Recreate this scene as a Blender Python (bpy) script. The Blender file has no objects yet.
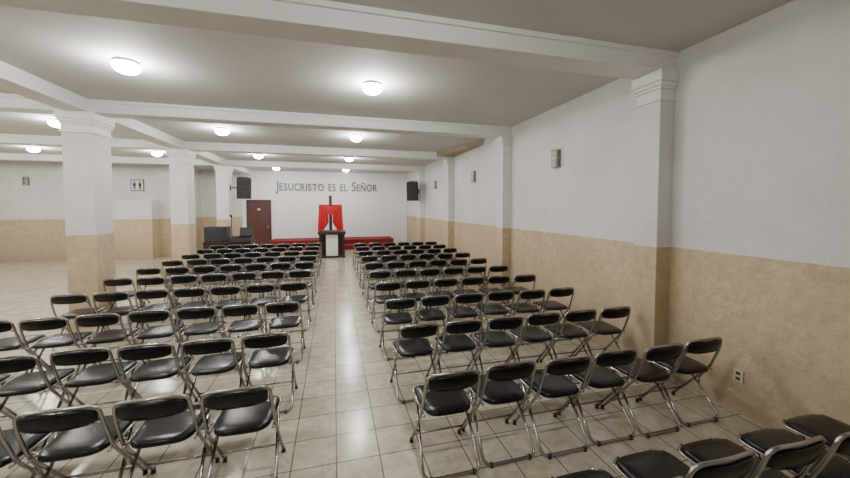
import bpy, bmesh, math, random
from mathutils import Vector, Matrix
random.seed(4)
scene = bpy.context.scene
CAMH = 1.95

# ------------------------------------------------------------------ materials
def new_mat(name):
    m = bpy.data.materials.new(name); m.use_nodes = True
    nt = m.node_tree
    return m, nt, nt.nodes["Principled BSDF"]

def simple(name, col, rough=0.5, metal=0.0, var=0.12, scale=6.0, bump=0.0, spec=0.5, emit=None, es=0.0):
    m, nt, b = new_mat(name)
    b.inputs["Roughness"].default_value = rough
    b.inputs["Metallic"].default_value = metal
    b.inputs["Specular IOR Level"].default_value = spec
    tc = nt.nodes.new("ShaderNodeTexCoord")
    n = nt.nodes.new("ShaderNodeTexNoise"); n.inputs["Scale"].default_value = scale; n.inputs["Detail"].default_value = 4
    nt.links.new(tc.outputs["Object"], n.inputs["Vector"])
    r = nt.nodes.new("ShaderNodeMix"); r.data_type = 'RGBA'
    r.inputs[6].default_value = (*[c*(1-var) for c in col], 1)
    r.inputs[7].default_value = (*[min(1, c*(1+var)) for c in col], 1)
    nt.links.new(n.outputs["Fac"], r.inputs[0])
    nt.links.new(r.outputs[2], b.inputs["Base Color"])
    if bump > 0:
        bp = nt.nodes.new("ShaderNodeBump"); bp.inputs["Strength"].default_value = bump; bp.inputs["Distance"].default_value = 0.02
        nt.links.new(n.outputs["Fac"], bp.inputs["Height"]); nt.links.new(bp.outputs["Normal"], b.inputs["Normal"])
    if emit:
        b.inputs["Emission Color"].default_value = (*emit, 1); b.inputs["Emission Strength"].default_value = es
    return m

def wall_paint():
    m, nt, b = new_mat("two_tone_wall_paint")
    L = nt.links.new; N = nt.nodes.new
    geo = N("ShaderNodeNewGeometry"); sep = N("ShaderNodeSeparateXYZ"); L(geo.outputs["Position"], sep.inputs[0])
    big = N("ShaderNodeTexNoise"); big.inputs["Scale"].default_value = 0.9; big.inputs["Detail"].default_value = 6; big.inputs["Roughness"].default_value = 0.65
    L(geo.outputs["Position"], big.inputs["Vector"])
    fine = N("ShaderNodeTexNoise"); fine.inputs["Scale"].default_value = 9; fine.inputs["Detail"].default_value = 8; fine.inputs["Roughness"].default_value = 0.75
    L(geo.outputs["Position"], fine.inputs["Vector"])
    def ramp(src, a, ca, c, cb):
        r = N("ShaderNodeValToRGB"); r.color_ramp.elements[0].position = a; r.color_ramp.elements[0].color = (*ca, 1)
        r.color_ramp.elements[1].position = c; r.color_ramp.elements[1].color = (*cb, 1); L(src, r.inputs[0]); return r.outputs[0]
    white = ramp(big.outputs["Fac"], 0.3, (0.60, 0.595, 0.585), 0.6, (0.71, 0.705, 0.695))
    cream = ramp(big.outputs["Fac"], 0.33, (0.50, 0.40, 0.255), 0.62, (0.62, 0.505, 0.34))
    mot = ramp(fine.outputs["Fac"], 0.38, (0.80, 0.785, 0.75), 0.6, (1, 1, 1))
    mm = N("ShaderNodeMix"); mm.data_type = 'RGBA'; mm.blend_type = 'MULTIPLY'; mm.inputs[0].default_value = 1
    L(cream, mm.inputs[6]); L(mot, mm.inputs[7])
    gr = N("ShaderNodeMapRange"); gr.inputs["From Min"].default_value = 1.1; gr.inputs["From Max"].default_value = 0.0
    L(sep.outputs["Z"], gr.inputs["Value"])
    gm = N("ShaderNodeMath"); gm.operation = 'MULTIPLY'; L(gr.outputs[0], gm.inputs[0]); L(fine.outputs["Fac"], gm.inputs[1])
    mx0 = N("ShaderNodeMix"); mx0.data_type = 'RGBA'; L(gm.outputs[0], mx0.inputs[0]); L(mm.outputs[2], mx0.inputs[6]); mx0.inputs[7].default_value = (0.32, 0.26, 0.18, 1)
    th = N("ShaderNodeMath"); th.operation = 'GREATER_THAN'; L(sep.outputs["Z"], th.inputs[0]); th.inputs[1].default_value = 1.5
    mx = N("ShaderNodeMix"); mx.data_type = 'RGBA'; L(th.outputs[0], mx.inputs[0]); L(mx0.outputs[2], mx.inputs[6]); L(white, mx.inputs[7])
    L(mx.outputs[2], b.inputs["Base Color"])
    b.inputs["Roughness"].default_value = 0.5
    bp = N("ShaderNodeBump"); bp.inputs["Strength"].default_value = 0.7; bp.inputs["Distance"].default_value = 0.035
    L(fine.outputs["Fac"], bp.inputs["Height"]); L(bp.outputs["Normal"], b.inputs["Normal"])
    return m

def tile_floor():
    m, nt, b = new_mat("glazed_floor_tile")
    L = nt.links.new; N = nt.nodes.new
    tc = N("ShaderNodeNewGeometry")
    br = N("ShaderNodeTexBrick"); br.offset = 0; br.squash = 1
    br.inputs["Scale"].default_value = 1; br.inputs["Brick Width"].default_value = 0.33; br.inputs["Row Height"].default_value = 0.33
    br.inputs["Mortar Size"].default_value = 0.0055; br.inputs["Mortar Smooth"].default_value = 0.3; br.inputs["Bias"].default_value = 0
    br.inputs["Color1"].default_value = (0.53, 0.485, 0.385, 1); br.inputs["Color2"].default_value = (0.61, 0.56, 0.45, 1)
    br.inputs["Mortar"].default_value = (0.15, 0.13, 0.10, 1)
    L(tc.outputs["Position"], br.inputs["Vector"])
    n = N("ShaderNodeTexNoise"); n.inputs["Scale"].default_value = 5; n.inputs["Detail"].default_value = 8; n.inputs["Roughness"].default_value = 0.7; n.inputs["Distortion"].default_value = 1.2
    L(tc.outputs["Position"], n.inputs["Vector"])
    r = N("ShaderNodeValToRGB"); r.color_ramp.elements[0].position = 0.3; r.color_ramp.elements[0].color = (0.64, 0.62, 0.57, 1)
    r.color_ramp.elements[1].position = 0.65; r.color_ramp.elements[1].color = (1, 1, 1, 1); L(n.outputs["Fac"], r.inputs[0])
    mx = N("ShaderNodeMix"); mx.data_type = 'RGBA'; mx.blend_type = 'MULTIPLY'; mx.inputs[0].default_value = 1
    L(br.outputs["Color"], mx.inputs[6]); L(r.outputs[0], mx.inputs[7]); L(mx.outputs[2], b.inputs["Base Color"])
    rr = N("ShaderNodeMapRange"); rr.inputs["To Min"].default_value = 0.12; rr.inputs["To Max"].default_value = 0.27
    L(n.outputs["Fac"], rr.inputs["Value"]); L(rr.outputs[0], b.inputs["Roughness"])
    bp = N("ShaderNodeBump"); bp.invert = True; bp.inputs["Strength"].default_value = 0.3; bp.inputs["Distance"].default_value = 0.004
    L(br.outputs["Fac"], bp.inputs["Height"]); L(bp.outputs["Normal"], b.inputs["Normal"])
    return m

M_wall = wall_paint()
M_floor = tile_floor()
M_farw = simple("far_wall_white_paint", (0.80, 0.80, 0.82), 0.5, var=0.03, scale=1.5, bump=0.08)
M_ceil = simple("ceiling_plaster", (0.57, 0.565, 0.555), 0.8, var=0.10, scale=1.2, bump=0.15)
M_beam = simple("beam_white_paint", (0.74, 0.735, 0.725), 0.55, var=0.05, scale=2)
M_cap = simple("capital_white_paint", (0.72, 0.715, 0.70), 0.5, var=0.04, scale=3)
M_metal = simple("chair_steel_tube", (0.38, 0.365, 0.35), 0.24, 1.0, var=0.15, scale=9)
M_vinyl = simple("black_vinyl", (0.006, 0.005, 0.007), 0.26, var=0.3, scale=30, bump=0.05, spec=0.30)
M_plast = simple("black_plastic", (0.015, 0.015, 0.017), 0.45, var=0.2)
M_grille = simple("speaker_grille", (0.03, 0.03, 0.035), 0.7, var=0.3, scale=60)
M_door = simple("dark_red_door_wood", (0.085, 0.025, 0.02), 0.45, var=0.3, scale=8)
M_frame = simple("door_frame_wood", (0.05, 0.018, 0.015), 0.5, var=0.2)
M_brass = simple("brass", (0.7, 0.55, 0.25), 0.3, 1.0)
M_red = simple("red_cloth", (0.55, 0.015, 0.02), 0.75, var=0.2, scale=10)
M_carpet = simple("red_stage_carpet", (0.20, 0.018, 0.018), 0.95, var=0.3, scale=25, bump=0.2)
M_dwood = simple("dark_wood", (0.03, 0.014, 0.009), 0.35, var=0.4, scale=10)
M_whitep = simple("white_panel", (0.72, 0.71, 0.68), 0.4, var=0.03)
M_letter = simple("brushed_metal_letters", (0.17, 0.175, 0.20), 0.5, 0.3, var=0.1)
M_sconce = simple("sconce_metal", (0.20, 0.185, 0.16), 0.4, 0.6, var=0.1)
M_gold = simple("sconce_trim", (0.34, 0.30, 0.24), 0.4, 0.5, var=0.1)
M_outlet = simple("outlet_plastic", (0.50, 0.44, 0.33), 0.4, var=0.03)
M_black = simple("black_slot", (0.02, 0.018, 0.015), 0.5)
M_bulb = simple("lamp_glass", (0.9, 0.9, 0.9), 0.3, emit=(1.0, 0.975, 0.93), es=165)
M_socket = simple("lamp_socket_white", (0.75, 0.75, 0.73), 0.4, var=0.03)
M_brown = simple("brown_soffit_board", (0.36, 0.29, 0.21), 0.7, var=0.3, scale=3)

# ------------------------------------------------------------------ mesh helpers
def box(bm, x0, x1, y0, y1, z0, z1, mi=0):
    vs = [bm.verts.new(p) for p in [(x0,y0,z0),(x1,y0,z0),(x1,y1,z0),(x0,y1,z0),(x0,y0,z1),(x1,y0,z1),(x1,y1,z1),(x0,y1,z1)]]
    for f in [(3,2,1,0),(4,5,6,7),(0,1,5,4),(1,2,6,5),(2,3,7,6),(3,0,4,7)]:
        fc = bm.faces.new([vs[i] for i in f]); fc.material_index = mi
    return vs

def prism(bm, prof, axis, a, b, mi=0):
    def mk(p, t):
        return {'x': (t, p[0], p[1]), 'y': (p[0], t, p[1]), 'z': (p[0], p[1], t)}[axis]
    A = [bm.verts.new(mk(p, a)) for p in prof]; B = [bm.verts.new(mk(p, b)) for p in prof]
    n = len(prof)
    fs = [bm.faces.new(A), bm.faces.new(B[::-1])]
    for i in range(n):
        fs.append(bm.faces.new([A[i], B[i], B[(i+1) % n], A[(i+1) % n]]))
    for f in fs: f.material_index = mi
    return A + B

def tube(bm, pts, r, mi=0, seg=8, caps=True):
    pts = [Vector(p) for p in pts]
    rings = []
    prev = None
    for i, p in enumerate(pts):
        if i == 0: t = pts[1]-p
        elif i == len(pts)-1: t = p-pts[i-1]
        else: t = (pts[i+1]-p).normalized()+(p-pts[i-1]).normalized()
        t.normalize()
        if prev is None:
            up = Vector((0, 0, 1)) if abs(t.z) < 0.9 else Vector((0, 1, 0))
            n = t.cross(up).normalized()
        else:
            n = (prev - t*prev.dot(t)).normalized()
        prev = n; bn = t.cross(n)
        rings.append([bm.verts.new(p + (n*math.cos(2*math.pi*k/seg)+bn*math.sin(2*math.pi*k/seg))*r) for k in range(seg)])
    for a, b in zip(rings, rings[1:]):
        for k in range(seg):
            f = bm.faces.new([a[k], a[(k+1) % seg], b[(k+1) % seg], b[k]]); f.material_index = mi; f.smooth = True
    if caps:
        for rg in (rings[0][::-1], rings[-1]):
            f = bm.faces.new(rg); f.material_index = mi

def fillet(pts, rad, n=4):
    pts = [Vector(p) for p in pts]; out = [pts[0]]
    for i in range(1, len(pts)-1):
        p = pts[i]; a = (pts[i-1]-p); b = (pts[i+1]-p)
        r = min(rad, a.length*0.45, b.length*0.45)
        s = p + a.normalized()*r; e = p + b.normalized()*r
        for k in range(n+1):
            t = k/n; out.append(s*(1-t)**2 + p*2*t*(1-t) + e*t*t)
    out.append(pts[-1]); return out

def supere(n, hx, hy, e=5.0):
    o = []
    for k in range(n):
        a = 2*math.pi*k/n; c, s = math.cos(a), math.sin(a)
        o.append((hx*math.copysign(abs(c)**(2/e), c), hy*math.copysign(abs(s)**(2/e), s)))
    return o

def slab(bm, outline, layers, fmap, mi=0):
    rings = [[bm.verts.new(fmap(x*s, y*s, w)) for x, y in outline] for s, w in layers]
    n = len(outline)
    for a, b in zip(rings, rings[1:]):
        for k in range(n):
            f = bm.faces.new([a[k], a[(k+1) % n], b[(k+1) % n], b[k]]); f.material_index = mi; f.smooth = True
    for rg in (rings[0][::-1], rings[-1]):
        f = bm.faces.new(rg); f.material_index = mi; f.smooth = True

def cyl(bm, c, r0, r1, z0, z1, mi=0, seg=20, axis='z'):
    pts0 = []; pts1 = []
    for k in range(seg):
        a = 2*math.pi*k/seg; ca, sa = math.cos(a), math.sin(a)
        if axis == 'z':
            pts0.append((c[0]+r0*ca, c[1]+r0*sa, z0)); pts1.append((c[0]+r1*ca, c[1]+r1*sa, z1))
        else:
            pts0.append((c[0]+r0*ca, z0, c[1]+r0*sa)); pts1.append((c[0]+r1*ca, z1, c[1]+r1*sa))
    A = [bm.verts.new(p) for p in pts0]; B = [bm.verts.new(p) for p in pts1]
    for k in range(seg):
        f = bm.faces.new([A[k], A[(k+1) % seg], B[(k+1) % seg], B[k]]); f.smooth = True; f.material_index = mi
    for rg in (A[::-1], B):
        f = bm.faces.new(rg); f.material_index = mi

def finish(name, bm, mats, bevel=0.0, loc=(0, 0, 0), rot=(0, 0, 0)):
    bmesh.ops.recalc_face_normals(bm, faces=bm.faces)
    me = bpy.data.meshes.new(name); bm.to_mesh(me); bm.free()
    for m in mats: me.materials.append(m)
    ob = bpy.data.objects.new(name, me); scene.collection.objects.link(ob)
    ob.location = loc; ob.rotation_euler = rot
    if bevel > 0:
        bv = ob.modifiers.new("bevel", 'BEVEL'); bv.width = bevel; bv.segments = 2; bv.limit_method = 'ANGLE'
    return ob

# ------------------------------------------------------------------ room shell
XR, XL, YF, YFL, YB, H = 3.68, -13.5, 17.65, 15.6, -3.0, 3.65
RETX = -5.8
def shell(name, b, mat):
    bm = bmesh.new(); box(bm, *b); return finish(name, bm, [mat])
shell("floor", (XL-.2, XR+.2, YB-.2, YF+.2, -0.2, 0), M_floor)
shell("ceiling", (XL-.2, XR+.2, YB-.2, YF+.2, H, H+.2), M_ceil)
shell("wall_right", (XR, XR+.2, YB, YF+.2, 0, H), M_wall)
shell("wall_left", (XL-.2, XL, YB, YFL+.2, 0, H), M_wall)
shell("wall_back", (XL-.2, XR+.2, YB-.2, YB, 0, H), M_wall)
shell("wall_far", (-4.1, XR, YF, YF+.2, 0, H), M_farw)
shell("wall_far_side", (RETX-.2, -4.1, YF, YF+.2, 0, H), M_wall)
shell("wall_far_left", (XL-.2, RETX-.2, YFL, YFL+.2, 0, H), M_wall)
shell("wall_return", (RETX-.2, RETX, YFL, YF, 0, H), M_wall)
shell("wall_partition", (-7.75, -6.55, 15.0, YFL, 0, 2.2), M_wall)

BAYS = [-0.6, 3.05, 6.70, 10.35, 14.0]
CX0, CX1 = -4.10, -3.70
for y in BAYS:
    bm = bmesh.new()
    box(bm, XL, XR, y, y+.32, H-.2, H+.001)
    box(bm, XL, XR, y-.03, y+.35, H-.05, H+.001)
    finish("ceiling_beam", bm, [M_beam], 0.006)
bm = bmesh.new()
box(bm, CX0+.02, CX1-.02, YB, YF, H-.199, H+.001)
finish("ceiling_beam", bm, [M_beam], 0.006)

STEPS = [(-.33, -.29, .02), (-.29, -.20, .004), (-.20, -.165, .020), (-.165, -.12, .034), (-.12, 0.0, .048)]
for y in BAYS:
    bm = bmesh.new()
    box(bm, XR-.2, XR, y, y+.30, 0, H-.2)
    for a, b, o in STEPS:
        box(bm, XR-.2-o, XR, y-o, y+.30+o, H-.2+a, H-.2+b, 1)
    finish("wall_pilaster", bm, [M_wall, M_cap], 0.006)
    bm = bmesh.new()
    box(bm, CX0, CX1, y, y+.48, 0, H-.2)
    for a, b, o in STEPS:
        box(bm, CX0-o, CX1+o, y-o, y+.48+o, H-.2+a, H-.2+b, 1)
    finish("column", bm, [M_wall, M_cap], 0.008)

bm = bmesh.new()
prism(bm, [(XR, 8.1), (XR, 10.3), (3.1, 10.3)], 'z', H-.13, H)
finish("ceiling_soffit", bm, [M_brown], 0.004)

# ------------------------------------------------------------------ folding chair
def chair_mesh():
    bm = bmesh.new()
    P = [(-.210,.45,.018),(-.210,.10,.45),(-.205,.02,.66),(-.196,-.005,.770),(0,-.03,.784),(.196,-.005,.770),(.205,.02,.66),(.210,.10,.45),(.210,.45,.018)]
    tube(bm, fillet(P, .06, 4), .0115, 0)
    Q = [(-.192,.36,.435),(-.219,.0,.016),(.219,.0,.016),(.192,.36,.435)]
    tube(bm, fillet(Q, .07, 5), .0115, 0)
    tube(bm, [(-.210,.37,.12),(.210,.37,.12)], .008, 0, 6)
    tube(bm, [(-.198,.30,.365),(.198,.30,.365)], .007, 0, 6)
    for s in (-1, 1):
        tube(bm, fillet([(s*.199,.07,.44),(s*.199,.45,.445),(s*.12,.485,.445)], .04, 3), .009, 0, 6)
        tube(bm, [(s*.220,.11,.44),(s*.220,.20,.30),(s*.220,.20,.25)], .006, 0, 5)
        cyl(bm, (s*.210, .45), .017, .014, 0, .035, 2, 10)
        cyl(bm, (s*.16, 0), .016, .016, 0, .03, 2, 10)
        tube(bm, [(s*.203,.03,.64),(s*.17,.006,.67)], .007, 0, 5)
    slab(bm, supere(28, .190, .222, 4.5),
         [(.93,.435),(.985,.44),(1.0,.452),(.985,.466),(.93,.474),(.70,.479),(.35,.480)],
         lambda x, y, w: (x*(1+.05*(y/.2)), .262+y, w + (-.012 if y > .18 else 0)), 1)
    slab(bm, supere(28, .186, .058, 4.0),
         [(.90,-.016),(.97,-.012),(1.0,-.004),(1.0,.006),(.97,.013),(.88,.019)],
         lambda x, z, w: (x, -.020 + .72*x*x - (z*.25) + w, .708+z), 1)
    bmesh.ops.recalc_face_normals(bm, faces=bm.faces)
    me = bpy.data.meshes.new("folding_chair"); bm.to_mesh(me); bm.free()
    for m in (M_metal, M_vinyl, M_plast): me.materials.append(m)
    return me
CH = chair_mesh()
def put_chair(x, y, rz=0.0):
    ob = bpy.data.objects.new("folding_chair", CH); scene.collection.objects.link(ob)
    ob.location = (x, y, 0); ob.rotation_euler = (0, 0, rz)
YR = [1.15, 2.29, 3.29] + [4.30+i*.99 for i in range(8)]
for i, y in enumerate(YR):
    for c in range(6):
        put_chair(.81+c*.475+random.uniform(-.003, .003), y+random.uniform(-.025, .025), random.uniform(-.012, .012))
YLr = [2.42, 3.42, 4.50, 5.66] + [6.72+i*1.0 for i in range(6)]
for i, y in enumerate(YLr):
    for c in range(7):
        put_chair(-.62-c*.471+random.uniform(-.001, .001), y+random.uniform(-.025, .025), random.uniform(-.006, .006))

# ------------------------------------------------------------------ lamps
def lamp_mesh():
    bm = bmesh.new()
    cyl(bm, (0, 0), .125, .120, -.035, 0, 1, 28)
    prof = [(.112, -.034), (.128, -.045), (.134, -.065), (.128, -.09), (.108, -.115), (.075, -.133), (.04, -.142), (.008, -.144)]
    seg = 24; prev = None
    for r, z in prof:
        ring = [bm.verts.new((r*math.cos(2*math.pi*k/seg), r*math.sin(2*math.pi*k/seg), z)) for k in range(seg)]
        if prev:
            for k in range(seg):
                f = bm.faces.new([prev[k], prev[(k+1) % seg], ring[(k+1) % seg], ring[k]]); f.smooth = True
        prev = ring
    bm.faces.new(prev)
    bmesh.ops.recalc_face_normals(bm, faces=bm.faces)
    me = bpy.data.meshes.new("ceiling_lamp"); bm.to_mesh(me); bm.free()
    me.materials.append(M_bulb); me.materials.append(M_socket)
    return me
LM = lamp_mesh()
lamps = []
for y in (1.25, 4.85, 8.42, 12.15, 15.7):
    for x in (.53, -2.32):
        lamps.append((x, y))
for y in (1.25, 4.85, 8.42, 12.35):
    for x in (-5.2, -8.2, -11.2):
        lamps.append((x, y))
for x, y in lamps:
    ob = bpy.data.objects.new("ceiling_lamp", LM); scene.collection.objects.link(ob); ob.location = (x, y, H)
    if y > 2:
        ld = bpy.data.lights.new("bulb_light", 'POINT'); ld.energy = 32; ld.shadow_soft_size = .05; ld.color = (1, .955, .89)
        lo = bpy.data.objects.new("bulb_light", ld); scene.collection.objects.link(lo); lo.parent = ob; lo.location = (0, 0, -.20)

# ------------------------------------------------------------------ stage
bm = bmesh.new()
SY = YF-.01
box(bm, -2.75, 2.75, 16.35, SY, 0, .40, 0)
box(bm, -2.77, 2.77, 16.32, SY, .40, .45, 1)
box(bm, -.9, .9, 16.0, 16.35, 0, .20, 0)
box(bm, -.92, .92, 15.98, 16.35, .20, .225, 1)
finish("stage_platform", bm, [M_carpet, M_carpet], 0.01)

# pulpit
bm = bmesh.new()
box(bm, -.50, .50, -.25, .25, 0, .07, 0)
box(bm, -.22, .22, -.20, .18, .07, .92, 1)
for s in (-1, 1):
    box(bm, s*.42-.06, s*.42+.06, -.18, .18, .07, .92, 0)
box(bm, -.42, .42, .04, .12, .07, .92, 0)
prism(bm, [(-.28, .90), (.28, .98), (.28, 1.04), (-.28, .96)], 'x', -.52, .52, 0)
box(bm, -.52, .52, -.30, -.27, .90, 1.0, 0)
finish("pulpit", bm, [M_dwood, M_whitep], 0.008, loc=(-.08, 13.9, 0))

# draped cross
root = bpy.data.objects.new("draped_cross", None); scene.collection.objects.link(root); root.location = (-.13, 14.6, 0)
bm = bmesh.new()
box(bm, -.06, .06, -.03, .03, 0.05, 2.42)
box(bm, -.46, .46, -.029, .029, 1.93, 2.03)
box(bm, -.30, .30, -.25, .25, 0, .05)
o = finish("cross_beams", bm, [M_dwood], 0.006); o.parent = root
bm = bmesh.new()
NX, NZ = 60, 24
for sgn in (-1, 1):
    g = []
    for j in range(NZ+1):
        t = j/NZ; row = []
        for i in range(NX+1):
            u = i/NX
            x = .075 + u*(.37+.06*t)
            top = 2.05
            bot = 1.02 + .30*max(0, 1-u*2.2)
            z = top + (bot-top)*t
            y = -.045 + (.035*math.sin(u*24+1.3*sgn)*(0.25+.75*t)) - .02*t
            row.append(bm.verts.new((sgn*x, y, z)))
        g.append(row)
    for j in range(NZ):
        for i in range(NX):
            f = bm.faces.new([g[j][i], g[j][i+1], g[j+1][i+1], g[j+1][i]]); f.smooth = True
g = []
for j in range(13):
    t = j/12; row = []
    for i in range(21):
        u = i/20*2-1
        row.append(bm.verts.new((u*.40, -.075-.03*math.sin(t*math.pi)-.008*math.sin(t*20), 2.04 - t*.12 - (1-u*u)*(.05+.22*t))))
    g.append(row)
for j in range(12):
    for i in range(20):
        f = bm.faces.new([g[j][i], g[j][i+1], g[j+1][i+1], g[j+1][i]]); f.smooth = True
o = finish("red_drape", bm, [M_red]); o.parent = root
o.modifiers.new("th", 'SOLIDIFY').thickness = .006

# ------------------------------------------------------------------ door
bm = bmesh.new()
x0, x1, z1 = -3.85, -2.93, 2.22
DY = YF-.002
box(bm, x0-.07, x0, DY-.06, DY, 0, z1+.07, 1); box(bm, x1, x1+.07, DY-.06, DY, 0, z1+.07, 1); box(bm, x0, x1, DY-.06, DY, z1, z1+.07, 1)
box(bm, x0, x1, DY-.035, DY, 0.01, z1, 0)
for za, zb in ((.2, .95), (1.1, 2.02)):
    for xa, xb in ((x0+.1, x0+.41), (x0+.51, x1-.1)):
        box(bm, xa, xb, DY-.048, DY-.03, za, zb, 0); box(bm, xa+.05, xb-.05, DY-.056, DY-.04, za+.05, zb-.05, 0)
cyl(bm, (x1-.07, 1.02), .03, .03, DY-.10, DY-.03, 2, 14, 'y')
box(bm, x0+.40, x0+.52, DY-.062, DY-.05, 1.80, 1.88, 3)
finish("door_1", bm, [M_door, M_frame, M_brass, M_whitep], 0.004)

# ------------------------------------------------------------------ wall lettering
def lettering():
    txt = "Jesucristo es el Señor"
    x = 0.0
    out = bmesh.new()
    for ch in txt:
        if ch == " ":
            x += .22; continue
        size = .66 if ch.isupper() else .49
        cu = bpy.data.curves.new("t", 'FONT'); cu.body = ch.upper(); cu.size = size; cu.extrude = .02; cu.bevel_depth = .003; cu.offset = .008
        ob = bpy.data.objects.new("t", cu); scene.collection.objects.link(ob)
        bpy.context.view_layer.update()
        dg = bpy.context.evaluated_depsgraph_get()
        me = bpy.data.meshes.new_from_object(ob.evaluated_get(dg))
        xs = [v.co.x for v in me.vertices]
        mn, mxx = min(xs), max(xs)
        me.transform(Matrix.Translation((x-mn, 0, 0)))
        out.from_mesh(me)
        x += (mxx-mn)+.06
        bpy.data.objects.remove(ob); bpy.data.curves.remove(cu); bpy.data.meshes.remove(me)
    W = x-.06
    s = 4.8/W
    bmesh.ops.transform(out, matrix=Matrix.Diagonal((s, 1, 1, 1)), verts=out.verts)
    bmesh.ops.transform(out, matrix=Matrix.Rotation(math.radians(90), 4, 'X'), verts=out.verts)
    for f in out.faces: f.material_index = 0
    me = bpy.data.meshes.new("wall_lettering"); out.to_mesh(me); out.free()
    me.materials.clear(); me.materials.append(M_letter)
    ob = bpy.data.objects.new("wall_lettering", me); scene.collection.objects.link(ob)
    ob.location = (-2.66, YF-.024, 2.74)
lettering()

# ------------------------------------------------------------------ speakers
def speaker(loc, rz):
    bm = bmesh.new()
    prism(bm, [(-.24, -.20), (.24, -.20), (.15, .20), (-.15, .20)], 'z', -.38, .38, 0)
    box(bm, -.215, .215, -.212, -.198, -.355, .355, 1)
    cyl(bm, (0, -.13), .17, .17, -.225, -.21, 0, 28, 'y'); cyl(bm, (0, -.13), .14, .05, -.228, -.222, 1, 28, 'y')
    box(bm, -.16, .16, -.225, -.21, .14, .30, 0); box(bm, -.11, .11, -.229, -.222, .17, .27, 1)
    bmesh.ops.rotate(bm, verts=bm.verts, cent=(0, 0, 0), matrix=Matrix.Rotation(math.radians(12), 3, 'X'))
    return finish("loudspeaker", bm, [M_plast, M_grille], 0.008, loc=loc, rot=(0, 0, rz))
def bracket(parent, a, b):
    bm = bmesh.new(); tube(bm, [a, ((a[0]+b[0])/2, a[1], a[2]), b], .02, 0, 8)
    d = .05
    box(bm, b[0]-.012, b[0]+.012, b[1]-d, b[1]+d, b[2]-.1, b[2]+.1)
    ob = finish("bracket", bm, [M_plast]); ob.parent = parent
    ob.matrix_parent_inverse = parent.matrix_basis.inverted()
s1 = speaker((-3.20, 14.0, 2.66), math.radians(18)); bracket(s1, (-3.25, 14.12, 2.66), (CX1+.013, 14.2, 2.66))
s2 = speaker((3.18, 14.0, 2.62), math.radians(-18)); bracket(s2, (3.24, 14.12, 2.62), (XR-.2-.013, 14.15, 2.62))

# ------------------------------------------------------------------ sconces
def sconce(loc, rz):
    bm = bmesh.new()
    pr = [(-.085, 0), (-.085, -.04)] + [(-.085*math.cos(a), -.04-.06*math.sin(a)) for a in [math.pi*k/10 for k in range(1, 10)]] + [(.085, -.04), (.085, 0)]
    prism(bm, pr, 'z', -.13, .13, 0)
    pr2 = [(x*1.08, y*1.08 if y < 0 else y) for x, y in pr]
    prism(bm, pr2, 'z', .13, .15, 1); prism(bm, pr2, 'z', -.15, -.13, 1); prism(bm, pr2, 'z', -.012, .012, 1)
    finish("wall_sconce", bm, [M_sconce, M_gold], 0.003, loc=loc, rot=(0, 0, rz))
for y in (5.12, 8.7, 12.3):
    sconce((XR, y, 2.77), math.radians(-90))
sconce((-10.6, YFL, 2.88), 0)

# outlet
bm = bmesh.new()
box(bm, XR-.012, XR, 2.29, 2.37, .30, .42, 0)
for z in (.335, .385):
    box(bm, XR-.016, XR-.010, 2.312, 2.348, z-.013, z+.013, 1)
finish("wall_outlet", bm, [M_outlet, M_black], 0.002)

# restroom sign
bm = bmesh.new()
box(bm, -7.46, -7.02, YFL-.02, YFL, 2.56, 3.0, 1)
box(bm, -7.43, -7.05, YFL-.024, YFL-.018, 2.59, 2.97, 0)
for cx in (-7.33, -7.15):
    cyl(bm, (cx, 2.91), .030, .030, YFL-.03, YFL-.022, 1, 16, 'y')
    box(bm, cx-.045, cx+.045, YFL-.03, YFL-.022, 2.75, 2.865, 1)
    box(bm, cx-.035, cx-.006, YFL-.03, YFL-.022, 2.63, 2.75, 1); box(bm, cx+.006, cx+.035, YFL-.03, YFL-.022, 2.63, 2.75, 1)
finish("restroom_sign", bm, [M_whitep, M_black], 0)

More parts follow.
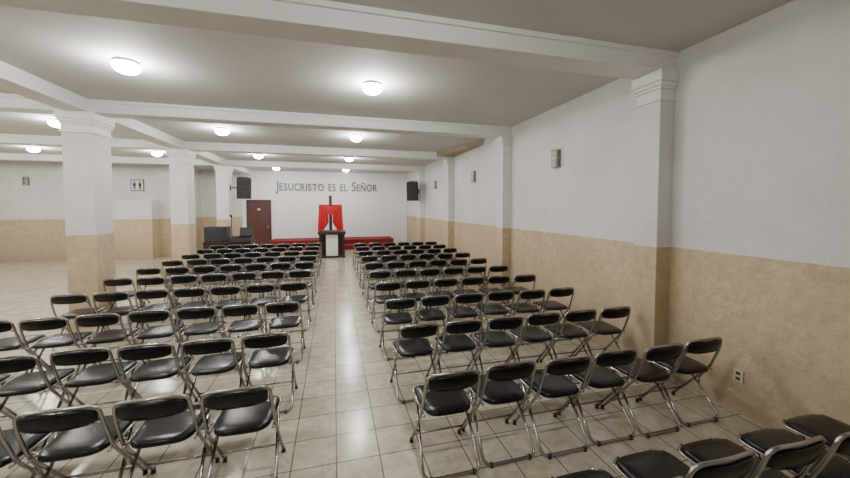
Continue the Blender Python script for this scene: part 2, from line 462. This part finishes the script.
# ------------------------------------------------------------------ sound table
root = bpy.data.objects.new("sound_desk", None); scene.collection.objects.link(root); root.location = (-3.50, 13.3, 0)
def part(name, bm, mats, bev=.006):
    o = finish(name, bm, mats, bev); o.parent = root
bm = bmesh.new()
box(bm, -.75, .75, -.35, .35, .72, .76, 0)
for sx in (-.7, .7):
    box(bm, sx-.03, sx+.03, -.33, .33, 0, .72, 0)
box(bm, -.70, .70, -.30, -.27, .08, .72, 0)
part("table", bm, [M_dwood])
bm = bmesh.new()
prism(bm, [(-.28, .76), (.22, .76), (.22, .92), (-.28, .80)], 'x', .02, .72, 0)
for i in range(11):
    for j in range(3):
        cyl(bm, (.07+i*.06, -.18+j*.13), .011, .009, .80+j*.03, .86+j*.03, 1, 8)
part("mixing_console", bm, [M_plast, M_grille])
bm = bmesh.new()
box(bm, -.72, -.04, -.25, .25, .762, 1.27, 0)
for k in range(4):
    box(bm, -.69, -.07, -.262, -.248, .79+k*.116, .885+k*.116, 1)
    cyl(bm, (-.14, .837+k*.116), .022, .022, -.275, -.26, 0, 12, 'y')
part("amplifier_rack", bm, [M_plast, M_grille])
bm = bmesh.new()
box(bm, .24, .66, .06, .30, .921, .94, 0)
prism(bm, [(.28, .94), (.30, .94), (.36, 1.22), (.34, 1.22)], 'x', .24, .66, 0)
part("laptop", bm, [M_plast], 0)
bm = bmesh.new()
tube(bm, [(-.02, .30, .76), (-.02, .30, 1.60)], .014, 0, 8); cyl(bm, (-.02, .30), .05, .05, .76, .775, 0, 16)
tube(bm, [(-.02, .32, 1.60), (-.02, .18, 1.66)], .035, 0, 10)
part("microphone_stand", bm, [M_plast], 0)

# ------------------------------------------------------------------ world, camera
w = bpy.data.worlds.new("World"); scene.world = w; w.use_nodes = True
w.node_tree.nodes["Background"].inputs[0].default_value = (.5, .55, .6, 1)
w.node_tree.nodes["Background"].inputs[1].default_value = .2
psi, th = math.radians(14.8), math.radians(2.4)
F = Vector((math.sin(psi)*math.cos(th), math.cos(psi)*math.cos(th), -math.sin(th)))
R = Vector((math.cos(psi), -math.sin(psi), 0)); U = R.cross(F)
mt = Matrix((R, U, -F)).transposed().to_4x4(); mt.translation = (0, 0, CAMH)
cd = bpy.data.cameras.new("camera"); cd.sensor_width = 36; cd.lens = 345*36/850; cd.clip_start = .05
cd.shift_y = -17.5/850
cam = bpy.data.objects.new("camera", cd); scene.collection.objects.link(cam); cam.matrix_world = mt
scene.camera = cam
